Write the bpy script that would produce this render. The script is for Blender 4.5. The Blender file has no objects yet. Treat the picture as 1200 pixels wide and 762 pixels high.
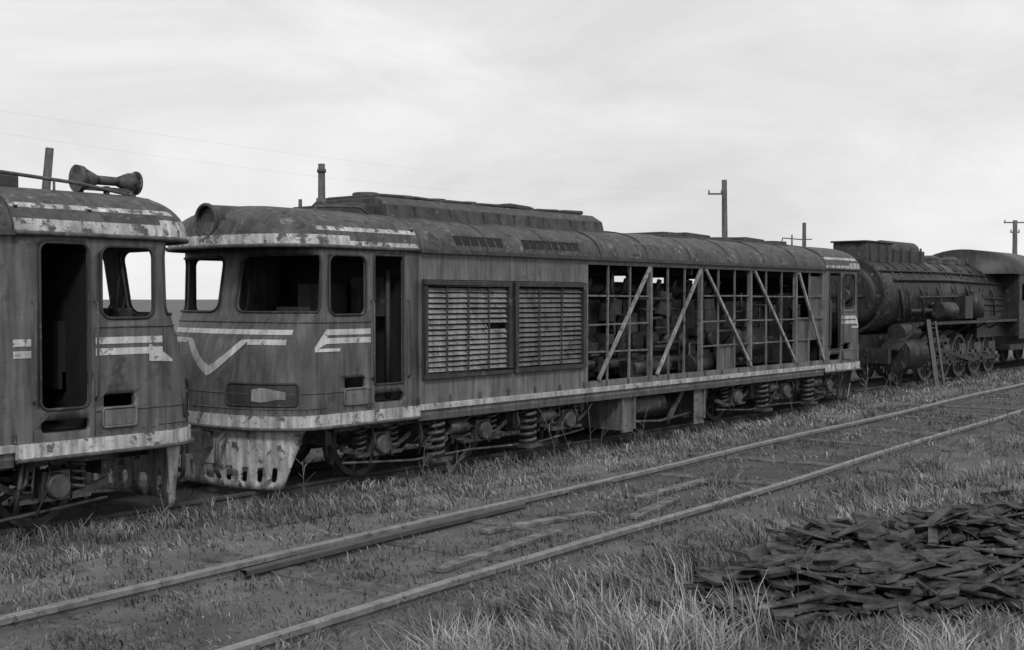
import bpy, bmesh, math, random
import numpy as np
from mathutils import Vector, Matrix
random.seed(7); rng=np.random.default_rng(11)
sc=bpy.context.scene
sc.view_settings.view_transform='Standard'; sc.view_settings.look='None'; sc.view_settings.exposure=0

# ------------------------------------------------------------ materials
def N(nt,t,**k):
    n=nt.nodes.new(t)
    for a,b in k.items(): setattr(n,a,b)
    return n
def mat(name,base,var=.35,scale=2.5,rough=.8,patch=None,patch2=None,streak=.35,bump=.25,metal=0.0,bscale=30,attr=None,soft=.04,det=6):
    m=bpy.data.materials.new(name); m.use_nodes=True; nt=m.node_tree; L=nt.links
    b=nt.nodes['Principled BSDF']; b.inputs['Roughness'].default_value=rough; b.inputs['Metallic'].default_value=metal
    tc=N(nt,'ShaderNodeTexCoord')
    n1=N(nt,'ShaderNodeTexNoise'); n1.inputs['Scale'].default_value=scale; n1.inputs['Detail'].default_value=det; n1.inputs['Roughness'].default_value=.65
    L.new(tc.outputs['Object'],n1.inputs['Vector'])
    mr=N(nt,'ShaderNodeMapRange'); mr.inputs[1].default_value=.3; mr.inputs[2].default_value=.7
    mr.inputs[3].default_value=base*(1-var); mr.inputs[4].default_value=base*(1+var); L.new(n1.outputs['Fac'],mr.inputs[0])
    out=mr.outputs[0]
    if streak>0:
        mp=N(nt,'ShaderNodeMapping'); mp.inputs['Scale'].default_value=(7,7,.7); L.new(tc.outputs['Object'],mp.inputs[0])
        n2=N(nt,'ShaderNodeTexNoise'); n2.inputs['Scale'].default_value=1.6; n2.inputs['Detail'].default_value=5; L.new(mp.outputs[0],n2.inputs['Vector'])
        mr2=N(nt,'ShaderNodeMapRange'); mr2.inputs[1].default_value=.35; mr2.inputs[2].default_value=.65
        mr2.inputs[3].default_value=1-streak; mr2.inputs[4].default_value=1+streak*.7; L.new(n2.outputs['Fac'],mr2.inputs[0])
        mu=N(nt,'ShaderNodeMath',operation='MULTIPLY'); L.new(mr.outputs[0],mu.inputs[0]); L.new(mr2.outputs[0],mu.inputs[1])
        out=mu.outputs[0]
    for i,p in enumerate([patch,patch2]):
        if not p: continue
        col,thr,psc=p
        n3=N(nt,'ShaderNodeTexNoise'); n3.inputs['Scale'].default_value=psc; n3.inputs['Detail'].default_value=det+2; n3.inputs['Roughness'].default_value=.64
        of=N(nt,'ShaderNodeMapping'); of.inputs['Location'].default_value=(3.1+9*i,7.7*i,1.3); L.new(tc.outputs['Object'],of.inputs[0]); L.new(of.outputs[0],n3.inputs['Vector'])
        m3=N(nt,'ShaderNodeMapRange'); m3.inputs[1].default_value=thr; m3.inputs[2].default_value=thr+soft; L.new(n3.outputs['Fac'],m3.inputs[0])
        mx=N(nt,'ShaderNodeMix'); mx.data_type='FLOAT'; L.new(m3.outputs[0],mx.inputs[0]); L.new(out,mx.inputs[2]); mx.inputs[3].default_value=col
        out=mx.outputs[0]
    if attr:
        at=N(nt,'ShaderNodeAttribute'); at.attribute_name=attr
        m4=N(nt,'ShaderNodeMath',operation='MULTIPLY'); L.new(out,m4.inputs[0]); L.new(at.outputs['Fac'],m4.inputs[1]); out=m4.outputs[0]
    cb=N(nt,'ShaderNodeCombineColor'); 
    for k in range(3): L.new(out,cb.inputs[k])
    L.new(cb.outputs[0],b.inputs['Base Color'])
    if bump>0:
        nb=N(nt,'ShaderNodeTexNoise'); nb.inputs['Scale'].default_value=bscale; nb.inputs['Detail'].default_value=5; L.new(tc.outputs['Object'],nb.inputs['Vector'])
        bp=N(nt,'ShaderNodeBump'); bp.inputs['Strength'].default_value=bump; bp.inputs['Distance'].default_value=.02; L.new(nb.outputs['Fac'],bp.inputs['Height']); L.new(bp.outputs[0],b.inputs['Normal'])
    return m
M={}
M['body']=mat('faded_loco_paint',.105,.33,1.2,.55,patch=(.042,.585,1.8),patch2=(.20,.66,5),streak=.42,soft=.08)
M['body2']=mat('faded_side_panel_paint',.13,.3,1.5,.58,patch=(.06,.585,2.5),patch2=(.2,.665,6),streak=.42,soft=.08)
M['dark']=mat('sooty_steel',.035,.4,3,.7,patch=(.08,.6,6),streak=.3)
M['black']=mat('interior_dark',.012,.4,3,.8,streak=.3)
M['gear']=mat('greasy_running_gear',.065,.65,5,.55,patch=(.17,.60,9),patch2=(.02,.56,5),streak=.2)
M['white']=mat('peeling_white_paint',.44,.3,2,.7,patch=(.10,.57,5),patch2=(.22,.585,17),streak=.45)
M['sill']=mat('sill_strip_paint',.36,.35,3,.7,patch=(.11,.60,6),streak=.4)
M['stripe']=mat('worn_stripe_paint',.52,.25,2,.6,patch=(.20,.60,9),patch2=(.12,.64,20),streak=.25)
M['roof']=mat('rusty_roof',.065,.4,3,.68,patch=(.17,.595,7),patch2=(.025,.56,7),streak=.3,soft=.06)
M['roofw']=mat('peeling_roof_white',.44,.3,3,.75,patch=(.09,.53,6),patch2=(.24,.55,16),streak=.35)
M['hatch']=mat('roof_hatch_metal',.05,.45,4,.7,patch=(.13,.61,7),streak=.25,soft=.06)
M['louv']=mat('louvre_paint',.22,.3,2,.6,patch=(.09,.58,5),streak=.4)
M['louvd']=mat('louvre_paint_dark',.13,.3,2,.6,patch=(.05,.57,5),streak=.4)
M['frame']=mat('rusty_frame',.075,.4,4,.65,patch=(.16,.61,8))
M['truss']=mat('truss_paint',.14,.4,3,.65,patch=(.06,.58,8))
M['diag']=mat('truss_diagonal_paint',.27,.35,3,.6,patch=(.10,.57,7))
M['mach']=mat('engine_metal',.034,.6,4,.55,patch=(.11,.63,5),patch2=(.012,.56,7))
M['steam']=mat('rusty_boiler_steel',.026,.6,2,.5,patch=(.10,.605,5),patch2=(.010,.56,6),streak=.5)
M['steaml']=mat('grey_cladding',.045,.45,3,.7,patch=(.11,.62,6),patch2=(.022,.57,4))
M['rail']=mat('rail_steel',.20,.35,6,.5,patch=(.10,.58,14),streak=.1,metal=.2)
M['railside']=mat('rail_rust',.06,.3,6,.8,streak=.1)
M['sleeper']=mat('weathered_sleeper',.085,.5,5,.9,patch=(.045,.55,8),bump=.6)
M['plank']=mat('weathered_plank',.14,.5,6,.9,patch=(.06,.56,5),bump=.6)
M['wood']=mat('pole_wood',.09,.4,4,.9)
M['weed']=mat('dry_weed_stalk',.14,.4,4,.9,bump=0,streak=0)
M['wire']=mat('wire_metal',.5,.1,4,.6,bump=0,streak=0)
M['pile']=mat('scrap_board',.05,.85,7,.8,patch=(.19,.625,4),patch2=(.016,.55,4),bump=.7,streak=.1)
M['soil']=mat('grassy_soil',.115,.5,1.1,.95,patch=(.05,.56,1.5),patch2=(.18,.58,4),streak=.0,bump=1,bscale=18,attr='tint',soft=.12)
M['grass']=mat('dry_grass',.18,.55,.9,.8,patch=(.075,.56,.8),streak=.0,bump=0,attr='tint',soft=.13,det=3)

# ------------------------------------------------------------ geometry helpers
class G:
    def __init__(s,T=None): s.v=[];s.f=[];s.sm=[];s.T=T
    def add(s,vs,fs,smooth=False):
        o=len(s.v)
        for v in vs:
            v=Vector(v); s.v.append(s.T(v) if s.T else v)
        for f in fs: s.f.append([i+o for i in f]); s.sm.append(smooth)
    def box(s,c,d,rot=None):
        c=Vector(c); h=Vector(d)/2; R=rot.to_3x3() if rot else Matrix.Identity(3)
        vs=[c+R@Vector((x*h.x,y*h.y,z*h.z)) for x in(-1,1) for y in(-1,1) for z in(-1,1)]
        s.add(vs,[(0,1,3,2),(4,6,7,5),(0,4,5,1),(2,3,7,6),(0,2,6,4),(1,5,7,3)])
    def bb(s,x0,x1,y0,y1,z0,z1): s.box(((x0+x1)/2,(y0+y1)/2,(z0+z1)/2),(abs(x1-x0),abs(y1-y0),abs(z1-z0)))
    def beam(s,a,b,w,h):
        a=Vector(a);b=Vector(b);d=b-a; q=d.to_track_quat('X','Z'); s.box((a+b)/2,(d.length,w,h),q.to_matrix())
    def cyl(s,a,b,r,r2=None,seg=16,caps=True):
        a=Vector(a);b=Vector(b);r2=r if r2 is None else r2
        q=(b-a).to_track_quat('Z','Y').to_matrix()
        vs=[];
        for p,rr in((a,r),(b,r2)):
            for i in range(seg):
                t=2*math.pi*i/seg; vs.append(p+q@Vector((rr*math.cos(t),rr*math.sin(t),0)))
        s.add(vs,[(i,(i+1)%seg,seg+(i+1)%seg,seg+i) for i in range(seg)],True)
        if caps:
            s.add(vs[:seg],[list(range(seg))[::-1]]); s.add(vs[seg:],[list(range(seg))])
    def tube(s,pts,r,seg=6,closed=False):
        pts=[Vector(p) for p in pts]; n=len(pts); vs=[]; up=None
        for i,p in enumerate(pts):
            if closed: t=pts[(i+1)%n]-pts[i-1]
            else: t=pts[min(i+1,n-1)]-pts[max(i-1,0)]
            t.normalize()
            if up is None: up=Vector((0,0,1)) if abs(t.z)<.9 else Vector((0,1,0))
            x=t.cross(up); 
            if x.length<1e-4: x=t.cross(Vector((1,0,.1)))
            x.normalize(); y=x.cross(t); up=y
            for k in range(seg):
                a=2*math.pi*k/seg; vs.append(p+x*r*math.cos(a)+y*r*math.sin(a))
        fs=[]
        for i in range(n if closed else n-1):
            j=(i+1)%n
            for k in range(seg): fs.append((i*seg+k,i*seg+(k+1)%seg,j*seg+(k+1)%seg,j*seg+k))
        s.add(vs,fs,True)
        if not closed: s.add(vs[:seg],[list(range(seg))]); s.add(vs[-seg:],[list(range(seg))])
    def ring(s,c,ax,r,rt,seg=24,ts=6):
        c=Vector(c); q=Vector(ax).to_track_quat('Z','Y').to_matrix()
        s.tube([c+q@Vector((r*math.cos(2*math.pi*i/seg),r*math.sin(2*math.pi*i/seg),0)) for i in range(seg)],rt,ts,True)
    def spring(s,p,r,h,turns=5,rt=.022):
        n=turns*10; s.tube([(p[0]+r*math.cos(i*.628),p[1]+r*math.sin(i*.628),p[2]+h*i/n) for i in range(n+1)],rt,5)
    def wheel(s,x,y,z,r,nsp=10,w=.13,side=-1):
        seg=36;prof=[(r*.84,-w/2),(r,-w/2),(r*.99,w/2-.03),(r*1.05,w/2-.03),(r*1.05,w/2),(r*.84,w/2)]
        vs=[];m=len(prof)
        for i in range(seg):
            t=2*math.pi*i/seg
            for pr,po in prof: vs.append((x+pr*math.cos(t),y-side*po if side<0 else y-po,z+pr*math.sin(t)))
        fs=[(i*m+k,i*m+(k+1)%m,((i+1)%seg)*m+(k+1)%m,((i+1)%seg)*m+k) for i in range(seg) for k in range(m)]
        s.add(vs,fs)
        s.cyl((x,y-.11,z),(x,y+.11,z),r*.2,seg=16)
        for i in range(nsp):
            t=2*math.pi*(i+.3)/nsp
            s.beam((x+.17*r*math.cos(t),y,z+.17*r*math.sin(t)),(x+.87*r*math.cos(t),y,z+.87*r*math.sin(t)),.05,.055)
    def emit(s,name,m,parent=None,bev=0,doubles=True):
        me=bpy.data.meshes.new(name); me.from_pydata([tuple(v) for v in s.v],[],s.f)
        me.polygons.foreach_set('use_smooth',s.sm)
        bm=bmesh.new(); bm.from_mesh(me)
        if doubles: bmesh.ops.remove_doubles(bm,verts=bm.verts,dist=1e-5)
        bmesh.ops.recalc_face_normals(bm,faces=bm.faces); bm.to_mesh(me); bm.free()
        me.materials.append(m); o=bpy.data.objects.new(name,me); sc.collection.objects.link(o)
        if parent: o.parent=parent
        if bev:
            b=o.modifiers.new('b','BEVEL'); b.width=bev; b.segments=2; b.limit_method='ANGLE'; b.angle_limit=math.radians(50)
        return o
def empty(name,loc=(0,0,0)):
    e=bpy.data.objects.new(name,None); sc.collection.objects.link(e); return e

# ------------------------------------------------------------ terrain
def sstep(a,b,x):
    t=np.clip((x-a)/(b-a),0,1); return t*t*(3-2*t)
NC=5.84; CA,SA=.9986,.0529
def nof(x,y): return -SA*x+CA*y
def wob(x,y):
    return (np.sin(x*1.3+np.sin(y*.9)*1.5)*np.sin(y*1.7+np.sin(x*.6)*1.3)*.5+np.sin(x*3.7+y*2.1)*np.sin(y*4.3-x*1.1)*.25+np.sin(x*.41+1)*np.sin(y*.53+x*.2)*.6)
def gh(x,y):
    x=np.asarray(x,float);y=np.asarray(y,float); n=nof(x,y)
    lo=.19+.22*sstep(24,34,x)
    t=sstep(7.5,10.8,n); t=np.where(y>11.4,1,np.maximum(t,sstep(10.0,11.4,y)))
    z=.95*(1-t)+lo*t
    dn=np.abs(n-NC); near=(dn<1.5)
    amp=np.where(near,.012,.05)*np.where(np.hypot(x,y)>80,0,1)
    amp=np.where((y>12)&(y<16.5),.02,amp)
    z=z+amp*wob(x,y)
    z=z+(.048*np.exp(-(dn/1.5)**8)+.03*np.exp(-((dn-1.0)/.16)**2)+.03*sstep(1.7,2.4,dn)*(n<8.5))*np.where(np.hypot(x,y)<85,1,0)
    return z
def axis(lo,hi,step,far):
    a=np.arange(lo,hi+1e-6,step); ext=[];d=step
    v=hi
    while v<far: d*=1.35; v+=d; ext.append(v)
    pre=[];d=step;v=lo
    while v>-far: d*=1.35; v-=d; pre.append(v)
    return np.array(pre[::-1]+list(a)+ext)
gx=axis(-4,58,.22,2500); gy=np.concatenate([axis(-3,22,.2,2500)])
gy=np.unique(np.concatenate([gy,np.arange(3.5,9.6,.1)])); gy=gy[np.concatenate([[True],np.diff(gy)>.02])]
X,Y=np.meshgrid(gx,gy,indexing='ij'); Z=gh(X,Y)
nx,ny=X.shape
me=bpy.data.meshes.new('ground')
idx=np.arange(nx*ny).reshape(nx,ny)
faces=np.stack([idx[:-1,:-1],idx[1:,:-1],idx[1:,1:],idx[:-1,1:]],-1).reshape(-1,4)
me.vertices.add(nx*ny); me.vertices.foreach_set('co',np.stack([X,Y,Z],-1).ravel())
me.loops.add(faces.size); me.loops.foreach_set('vertex_index',faces.ravel().astype(np.int32))
me.polygons.add(len(faces)); me.polygons.foreach_set('loop_start',(np.arange(len(faces))*4).astype(np.int32))
me.update(); me.validate()
me.polygons.foreach_set('use_smooth',[True]*len(me.polygons))
n_=nof(X,Y); tint=np.ones_like(X)
tint*=1-.55*np.exp(-((n_-NC)/1.3)**4)*(.35+.65*sstep(5,13,X))
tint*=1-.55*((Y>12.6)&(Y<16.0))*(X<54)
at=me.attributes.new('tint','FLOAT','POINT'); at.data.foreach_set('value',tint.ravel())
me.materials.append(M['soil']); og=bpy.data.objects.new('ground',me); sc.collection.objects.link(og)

# ------------------------------------------------------------ tracks
def rail(g,p0,p1,ztop):
    p0=Vector(p0);p1=Vector(p1);d=(p1-p0).normalized();nn=Vector((-d.y,d.x,0))
    prof=[(-.036,-.006),(-.028,0),(.028,0),(.036,-.006),(.036,-.04),(.01,-.055),(.01,-.14),(.065,-.165),(.065,-.175),(-.065,-.175),(-.065,-.165),(-.01,-.14),(-.01,-.055),(-.036,-.04)]
    k=max(2,int((p1-p0).length/2)); vs=[]
    for i in range(k+1):
        p=p0.lerp(p1,i/k); w=.012*math.sin(i*1.1+p0.y)
        for a,b in prof: 
            q=p+nn*(a+w); vs.append((q.x,q.y,ztop+b+.009*math.sin(i*1.5)))
    m=len(prof)
    g.add(vs,[(i*m+j,i*m+(j+1)%m,(i+1)*m+(j+1)%m,(i+1)*m+j) for i in range(k) for j in range(m)])
def tp(s,n): return (CA*s-SA*n,SA*s+CA*n,0)
tr=empty('railway_track')
g=G(); rail(g,tp(-12,NC+.79),tp(62,NC+.79),1.08); rail(g,tp(-12,NC-.79),tp(62,NC-.79),1.08); g.emit('rails',M['rail'],tr)
g=G(); rail(g,tp(5.6,NC+.62),tp(9.0,NC+.66),1.065); 
for s in(-2.2,10.3):
    for n in(NC+.79,NC-.79):
        c=Vector(tp(s,n)); g.box((c.x,c.y-.02,1.02),(.8,.07,.07),Matrix.Rotation(math.atan2(SA,CA),3,'Z'))
g.emit('check_rail_and_fishplates',M['railside'],tr)
g=G();gp=G()
for i in range(128):
    s=-12+i*.58+random.uniform(-.06,.06)
    c=Vector(tp(s,NC+random.uniform(-.06,.06)))
    zt=.998+random.uniform(-.035,.012)
    R=Matrix.Rotation(math.atan2(SA,CA)+random.uniform(-.04,.04),3,'Z')@Matrix.Rotation(random.uniform(-.008,.008),3,'X')
    g.box((c.x,c.y,zt-.06),(random.uniform(.2,.25),2.65+random.uniform(-.1,.1),.14),R)
for (s,n,l,a) in((7.4,5.55,1.7,.12),(8.5,5.95,1.3,-.16),(9.7,5.5,1.1,.22),(10.8,5.9,1.5,.05)):
    c=Vector(tp(s,n)); gp.box((c.x,c.y,1.024),(l,.12,.03),Matrix.Rotation(a,3,'Z'))
g.emit('sleepers',M['sleeper'],tr,bev=.01); gp.emit('loose_planks',M['plank'],tr)
tr2=empty('railway_track')
g=G()
for yy in(14.05-.79,14.05+.79): rail(g,(-14,yy,0),(30.6,yy,0),.3); rail(g,(30.6,yy,0),(75,yy,0),.5)
g.emit('rails',M['railside'],tr2)
g=G()
for i in range(76): g.box((-14+i*1.17,14.05,.10 if i<38 else .30),(.24,2.5,.14))
g.emit('sleepers',M['sleeper'],tr2)

# ------------------------------------------------------------ diesel locomotive
HW=1.55;A=.95;NE=2.5;PA=2.1
ZX=([1.2,1.7,2.1,2.4,2.62,2.74,3.72],[.06,.08,.15,.26,.38,.44,.60])
def x0z(z): return float(np.interp(z,*ZX))
def S0(p,z,hw=HW,a=A,x0=None,sc_=1):
    q=abs(p);s=-1 if p<0 else 1
    xx=x0z(z) if x0 is None else x0
    if q<PA:
        f=q/PA*math.pi/2; c=max(0,math.cos(f))**(2/NE); sn=math.sin(f)**(2/NE)
        return xx*c+a*(1-c), s*hw*sn
    return a+(q-PA), s*hw
def S(p,z,off=0,fn=S0,**k):
    x,y=fn(p,z,**k)
    if off:
        e=.02; x1,y1=fn(p-e,z,**k); x2,y2=fn(p+e,z,**k)
        tx,ty=x2-x1,y2-y1; l=math.hypot(tx,ty) or 1
        nx_,ny_=-ty/l,tx/l
        x+=nx_*off; y+=ny_*off
    return Vector((x,y,z))
def rrect(p0,p1,z0,z1,r,n=5,sub=6):
    pts=[]
    cs=[(p1-r,z1-r,0),(p0+r,z1-r,90),(p0+r,z0+r,180),(p1-r,z0+r,270)]
    for i,(cx,cz,a0) in enumerate(cs):
        for k in range(n+1):
            t=math.radians(a0+90*k/n); pts.append((cx+r*math.cos(t),cz+r*math.sin(t)))
        nx_=cs[(i+1)%4]; t=math.radians(a0+90)
        ex=(cx+r*math.cos(t),cz+r*math.sin(t)); t2=math.radians(nx_[2]); st=(nx_[0]+r*math.cos(t2),nx_[1]+r*math.sin(t2))
        for k in range(1,sub): pts.append((ex[0]+(st[0]-ex[0])*k/sub,ex[1]+(st[1]-ex[1])*k/sub))
    return pts
def cutter(g,out,fn=S0,o=.14,i=-.2,**k):
    n=len(out); cx=sum(p for p,z in out)/n; cz=sum(z for p,z in out)/n
    vs=[S(p,z,o,fn,**k) for p,z in out]+[S(p,z,i,fn,**k) for p,z in out]+[S(cx,cz,o,fn,**k),S(cx,cz,i,fn,**k)]
    fs=[(a,(a+1)%n,n+(a+1)%n,n+a) for a in range(n)]+[(2*n,a,(a+1)%n) for a in range(n)]+[(2*n+1,n+(a+1)%n,n+a) for a in range(n)]
    g.add(vs,fs)
def surfpatch(g,ps,zs,off,fn=S0,smooth=True,zf=None,**k):
    m=len(zs); vs=[]
    for p in ps:
        for t in zs:
            if zf: lo,hi=zf(p); z=lo+(hi-lo)*t
            else: z=t
            vs.append(S(p,z,off,fn,**k))
    g.add(vs,[(i*m+j,(i+1)*m+j,(i+1)*m+j+1,i*m+j+1) for i in range(len(ps)-1) for j in range(m-1)],smooth)
lin=lambda a,b,n:[a+(b-a)*i/n for i in range(n+1)]
CL=2.8; PE=CL-A+PA
def roofpt(p,r,Lend,zc=.6,w0=1.59):
    q=abs(p);s=-1 if p<0 else 1
    w=w0*max(0,math.cos(r*math.pi/2))**.72; xs=.06+.62*(1-math.cos(r*math.pi/2)); a=A*w/HW
    z=3.70+zc*math.sin(r*math.pi/2)**.9
    if q<PA:
        f=q/PA*math.pi/2; c=max(0,math.cos(f))**(2/NE); sn=math.sin(f)**(2/NE)
        return (xs+a*(1-c),s*w*sn,z)
    xe=xs+a; return (xe+(Lend-xe)*(q-PA)/(PE-PA),s*w,z)
def build_cab(T,par,style,nearside):
    g=G(T)
    ps=lin(-PE,-PA,8)[:-1]+lin(-PA,PA,60)+lin(PA,PE,8)[1:]
    zs=[1.2,1.32,1.5,1.7,1.9,2.1,2.25,2.4,2.52,2.62,2.74,2.85,3.0,3.2,3.4,3.6,3.72]
    surfpatch(g,ps,zs,0)
    shell=g.emit('cab_shell',M['body'],par)
    so=shell.modifiers.new('s','SOLIDIFY'); so.thickness=.05; so.offset=-1
    c=G(T); fr=G(T); ns=nearside
    outs=[]
    for s in(-1,1):
        outs.append(rrect(*sorted((s*.10,s*1.93)),2.78,3.58,.13))
        outs.append(rrect(*sorted((s*2.17,s*2.87)),2.74,3.58,.12))
    outs.append(rrect(*sorted((ns*3.03,ns*3.63)),1.72,3.60,.10 if style==1 else .03))
    outs.append(rrect(*sorted((ns*3.03,ns*3.63)),1.46,1.60,.06))
    outs.append(rrect(*sorted((ns*2.45,ns*2.85)),1.70,1.85,.03))
    for o in outs: cutter(c,o)
    co=c.emit('window_cutter',M['black'],par)
    b=shell.modifiers.new('b','BOOLEAN'); b.operation='DIFFERENCE'; b.object=co; b.solver='EXACT'
    for i,o in enumerate(outs[:5]):
        fr.tube([S(p,z,.004) for p,z in o],.018,6,True)
    fr.emit('window_gaskets',M['dark'],par)
    dg=bpy.context.evaluated_depsgraph_get(); dg.update()
    nm=bpy.data.meshes.new_from_object(shell.evaluated_get(dg)); shell.modifiers.clear(); shell.data=nm
    bpy.data.objects.remove(co)
    rows=lin(0,1,14)
    gl=G(T);gu=G(T)
    pr=lin(-PE,-PA,5)[:-1]+lin(-PA,PA,44)+lin(PA,PE,5)[1:]
    for j in range(14):
        for i in range(len(pr)-1):
            pm=abs(pr[i]+pr[i+1])/2
            if style==1: white = j<2 or (j==2 and pm<2.0) or (j in(4,) and pm>1.6)
            else: white = j<1 or (j==1 and pm<2.6) or (j==3 and pm>1.9) 
            (gl if white else gu).add([roofpt(pr[i],rows[j],CL),roofpt(pr[i+1],rows[j],CL),roofpt(pr[i+1],rows[j+1],CL),roofpt(pr[i],rows[j+1],CL)],[(0,1,2,3)],True)
    gl.emit('roof_edge_band',M['roofw'],par); gu.emit('cab_roof',M['roof'],par)
    g=G(T); g.tube([Vector(roofpt(p,0,CL))+Vector((0,0,-.005)) for p in pr],.03,6); g.emit('gutter',M['frame'],par)
    g=G(T)
    n=len(pr); v=[Vector(roofpt(p,0,CL)) for p in pr]+[S(p,3.715,-.03) for p in pr]
    g.add(v,[(i,i+1,n+i+1,n+i) for i in range(n-1)]); g.emit('soffit',M['dark'],par)
    g=G(T)
    for z0,z1,o in((1.20,1.36,.035),):
        vs=[]
        for p in ps:
            vs+= [S(p,z0,.0),S(p,z0,o),S(p,z1,o),S(p,z1,.0)]
        g.add(vs,[(i*4+k,(i+1)*4+k,(i+1)*4+k+1,i*4+k+1) for i in range(len(ps)-1) for k in range(3)],False)
    g.emit('bumper_strip',M['white'],par)
    g=G(T)
    g.tube([S(p,1.18,.05) for p in ps],.025,6); g.tube([S(p,2.64,.004) for p in lin(-2.96,2.96,60)],.012,6)
    for p in(ns*2.02,ns*2.96,ns*3.72,-ns*2.02): g.tube([S(p,z,.001) for z in lin(1.38,2.7,10)],.008,4)
    g.tube([S(p,1.66,.001) for p in lin(-2.96,2.96,60)],.012,4); g.tube([S(p,1.45,.001) for p in ps if abs(p)<2.2],.012,4)
    for p in lin(-2.9,2.9,40):
        g.cyl(S(p,1.42,.0),S(p,1.42,.012),.012,seg=6)
    g.emit('panel_seams',M['frame'],par)
    g=G(T)
    if style==1:
        for (lo,hi) in((2.44,2.52),(2.31,2.39)):
            surfpatch(g,lin(ns*2.05,ns*2.95,10),lin(0,1,2),.007,zf=lambda p:(lo,hi))
            surfpatch(g,lin(ns*3.74,ns*PE,4),lin(0,1,2),.007,zf=lambda p:(lo,hi))
        def arrow(p):
            t=(abs(p)-1.84)/.40
            return (2.20+.02*t,2.22+.21*min(1,t))
        surfpatch(g,lin(ns*1.84,ns*2.24,8),lin(0,1,2),.009,zf=arrow)
    else:
        for k,(lo,hi) in enumerate(((2.46,2.54),(2.34,2.42))):
            surfpatch(g,lin(ns*2.1,ns*2.95,10),lin(0,1,2),.007,zf=lambda p:(lo,hi))
            surfpatch(g,lin(-ns*2.12,-ns*3.6,10),lin(0,1,2),.007,zf=lambda p:(lo,hi))
        surfpatch(g,lin(ns*1.86,ns*2.12,6),lin(0,1,2),.009,zf=lambda p:(2.24+(abs(p)-1.86)*.4,2.30+(abs(p)-1.86)*.93))
        surfpatch(g,lin(ns*1.86,ns*2.36,6),lin(0,1,2),.011,zf=lambda p:(2.23,2.275))
    # nose: winged stripes and a V-shaped shield badge
    for s in(-1,1):
        surfpatch(g,lin(s*.0,s*1.3,20),lin(0,1,2),.007,zf=lambda p:(2.47,2.54))
        surfpatch(g,lin(s*.50,s*1.22,12),lin(0,1,2),.007,zf=lambda p:(2.33,2.405))
    top=2.40
    def zlo(p): return top-.50*(1-abs(p)/.50)
    surfpatch(g,lin(-.50,.50,20),lin(0,1,3),.008,zf=lambda p:(zlo(p)-.02,min(top,zlo(p)+.12)))
    g.emit('livery_stripes',M['stripe'],par)
    g=G(T)
    surfpatch(g,lin(-.34,.34,12),lin(0,1,2),.0065,zf=lambda p:(min(top,zlo(p)+.12),top))
    surfpatch(g,lin(ns*2.45,ns*2.85,2),[1.49,1.67],.03)
    g.tube([S(p,z,.02) for p,z in rrect(*sorted((ns*2.43,ns*2.87)),1.47,1.69,.03,2,2)],.018,5,True)
    g.emit('service_hatch',M['body2'],par)
    g=G(T);gw=G(T)
    for s in(-1,1):
        o=rrect(*sorted((s*.3,s*1.55)),1.50,1.80,.06); g.tube([S(p,z,.01) for p,z in o],.018,5,True)
        surfpatch(g,lin(s*.32,s*1.53,10),lin(1.52,1.78,3),.008)
        surfpatch(gw,lin(s*.72,s*1.32,8),lin(0,1,3),.02,zf=lambda p:(1.57+.02*math.sin(p*9),1.75-.14*abs(abs(p)-.9)))
    g.emit('lower_lamp_housings',M['dark'],par); gw.emit('marker_lamps',M['louv'],par)
    def SP(p,z,**k):
        t=(1.18-z)/.85
        x,y=S0(p,2.0,hw=HW*(.90-.10*t),a=.75,x0=0)
        return x+.12+.02*t,y
    g=G(T)
    def pext(z): return 1.95-.42*(1.18-z)/.85
    vs=[];pn=40;zz=lin(.33,1.18,8)
    for i in range(pn+1):
        for z in zz: vs.append(S((i/pn*2-1)*pext(z),z,0,SP))
    m=len(zz); g.add(vs,[(i*m+j,(i+1)*m+j,(i+1)*m+j+1,i*m+j+1) for i in range(pn) for j in range(m-1)],True)
    pl=g.emit('plow_skirt',M['white'],par); so=pl.modifiers.new('s','SOLIDIFY'); so.thickness=.03; so.offset=-1
    c=G(T)
    for k in range(9):
        p=-1.3+k*.325; cutter(c,rrect(p-.06,p+.06,.43,.63,.04,3,2),fn=SP)
    co=c.emit('slot_cutter',M['black'],par)
    b=pl.modifiers.new('b','BOOLEAN'); b.object=co; b.solver='EXACT'
    dg=bpy.context.evaluated_depsgraph_get(); dg.update()
    nm=bpy.data.meshes.new_from_object(pl.evaluated_get(dg)); pl.modifiers.clear(); pl.data=nm; bpy.data.objects.remove(co)
    g=G(T); g.bb(-.28,.6,-.12,.12,.88,1.1); g.bb(-.38,-.15,-.22,.2,.84,1.14); g.tube([(.05,-.5,1.12),(-.12,-.52,1.0),(-.12,-.5,.6),(-.02,-.45,.5)],.03); g.tube([(.05,.5,1.12),(-.12,.52,1.0),(-.12,.5,.6),(-.02,.45,.5)],.03); g.emit('coupler',M['gear'],par,bev=.0)
    g=G(T)
    g.cyl((.10,0,4.06),(1.5,0,4.10),.235,.22,24,False); g.ring((.10,0,4.06),(1,0,0),.235,.028,24)
    g.cyl((.16,0,4.06),(.34,0,4.06),.2,.1,20)
    g.emit('headlight_tube',M['hatch'],par)
    g=G(T)
    g.bb(.7,CL-.05,-1.45,1.45,1.4,1.46); g.bb(CL-.1,CL-.06,-1.49,1.49,1.3,4.0)
    g.bb(.75,1.1,-1.2,1.2,1.5,2.62); g.bb(1.5,1.9,-1.0,-.55,1.9,2.1); g.bb(1.85,1.95,-1.0,-.55,1.9,2.7)
    if style==1: g.bb(1.80,1.84,-1.49,1.49,1.3,4.0)
    g.bb(.9,CL-.1,-1.3,1.3,3.69,3.71)
    g.emit('cab_interior',M['black'],par)
    g=G(T); g.cyl((1.6,ns*.8,2.1),(1.6,ns*.8,2.75),.18,.15,14)
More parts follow.
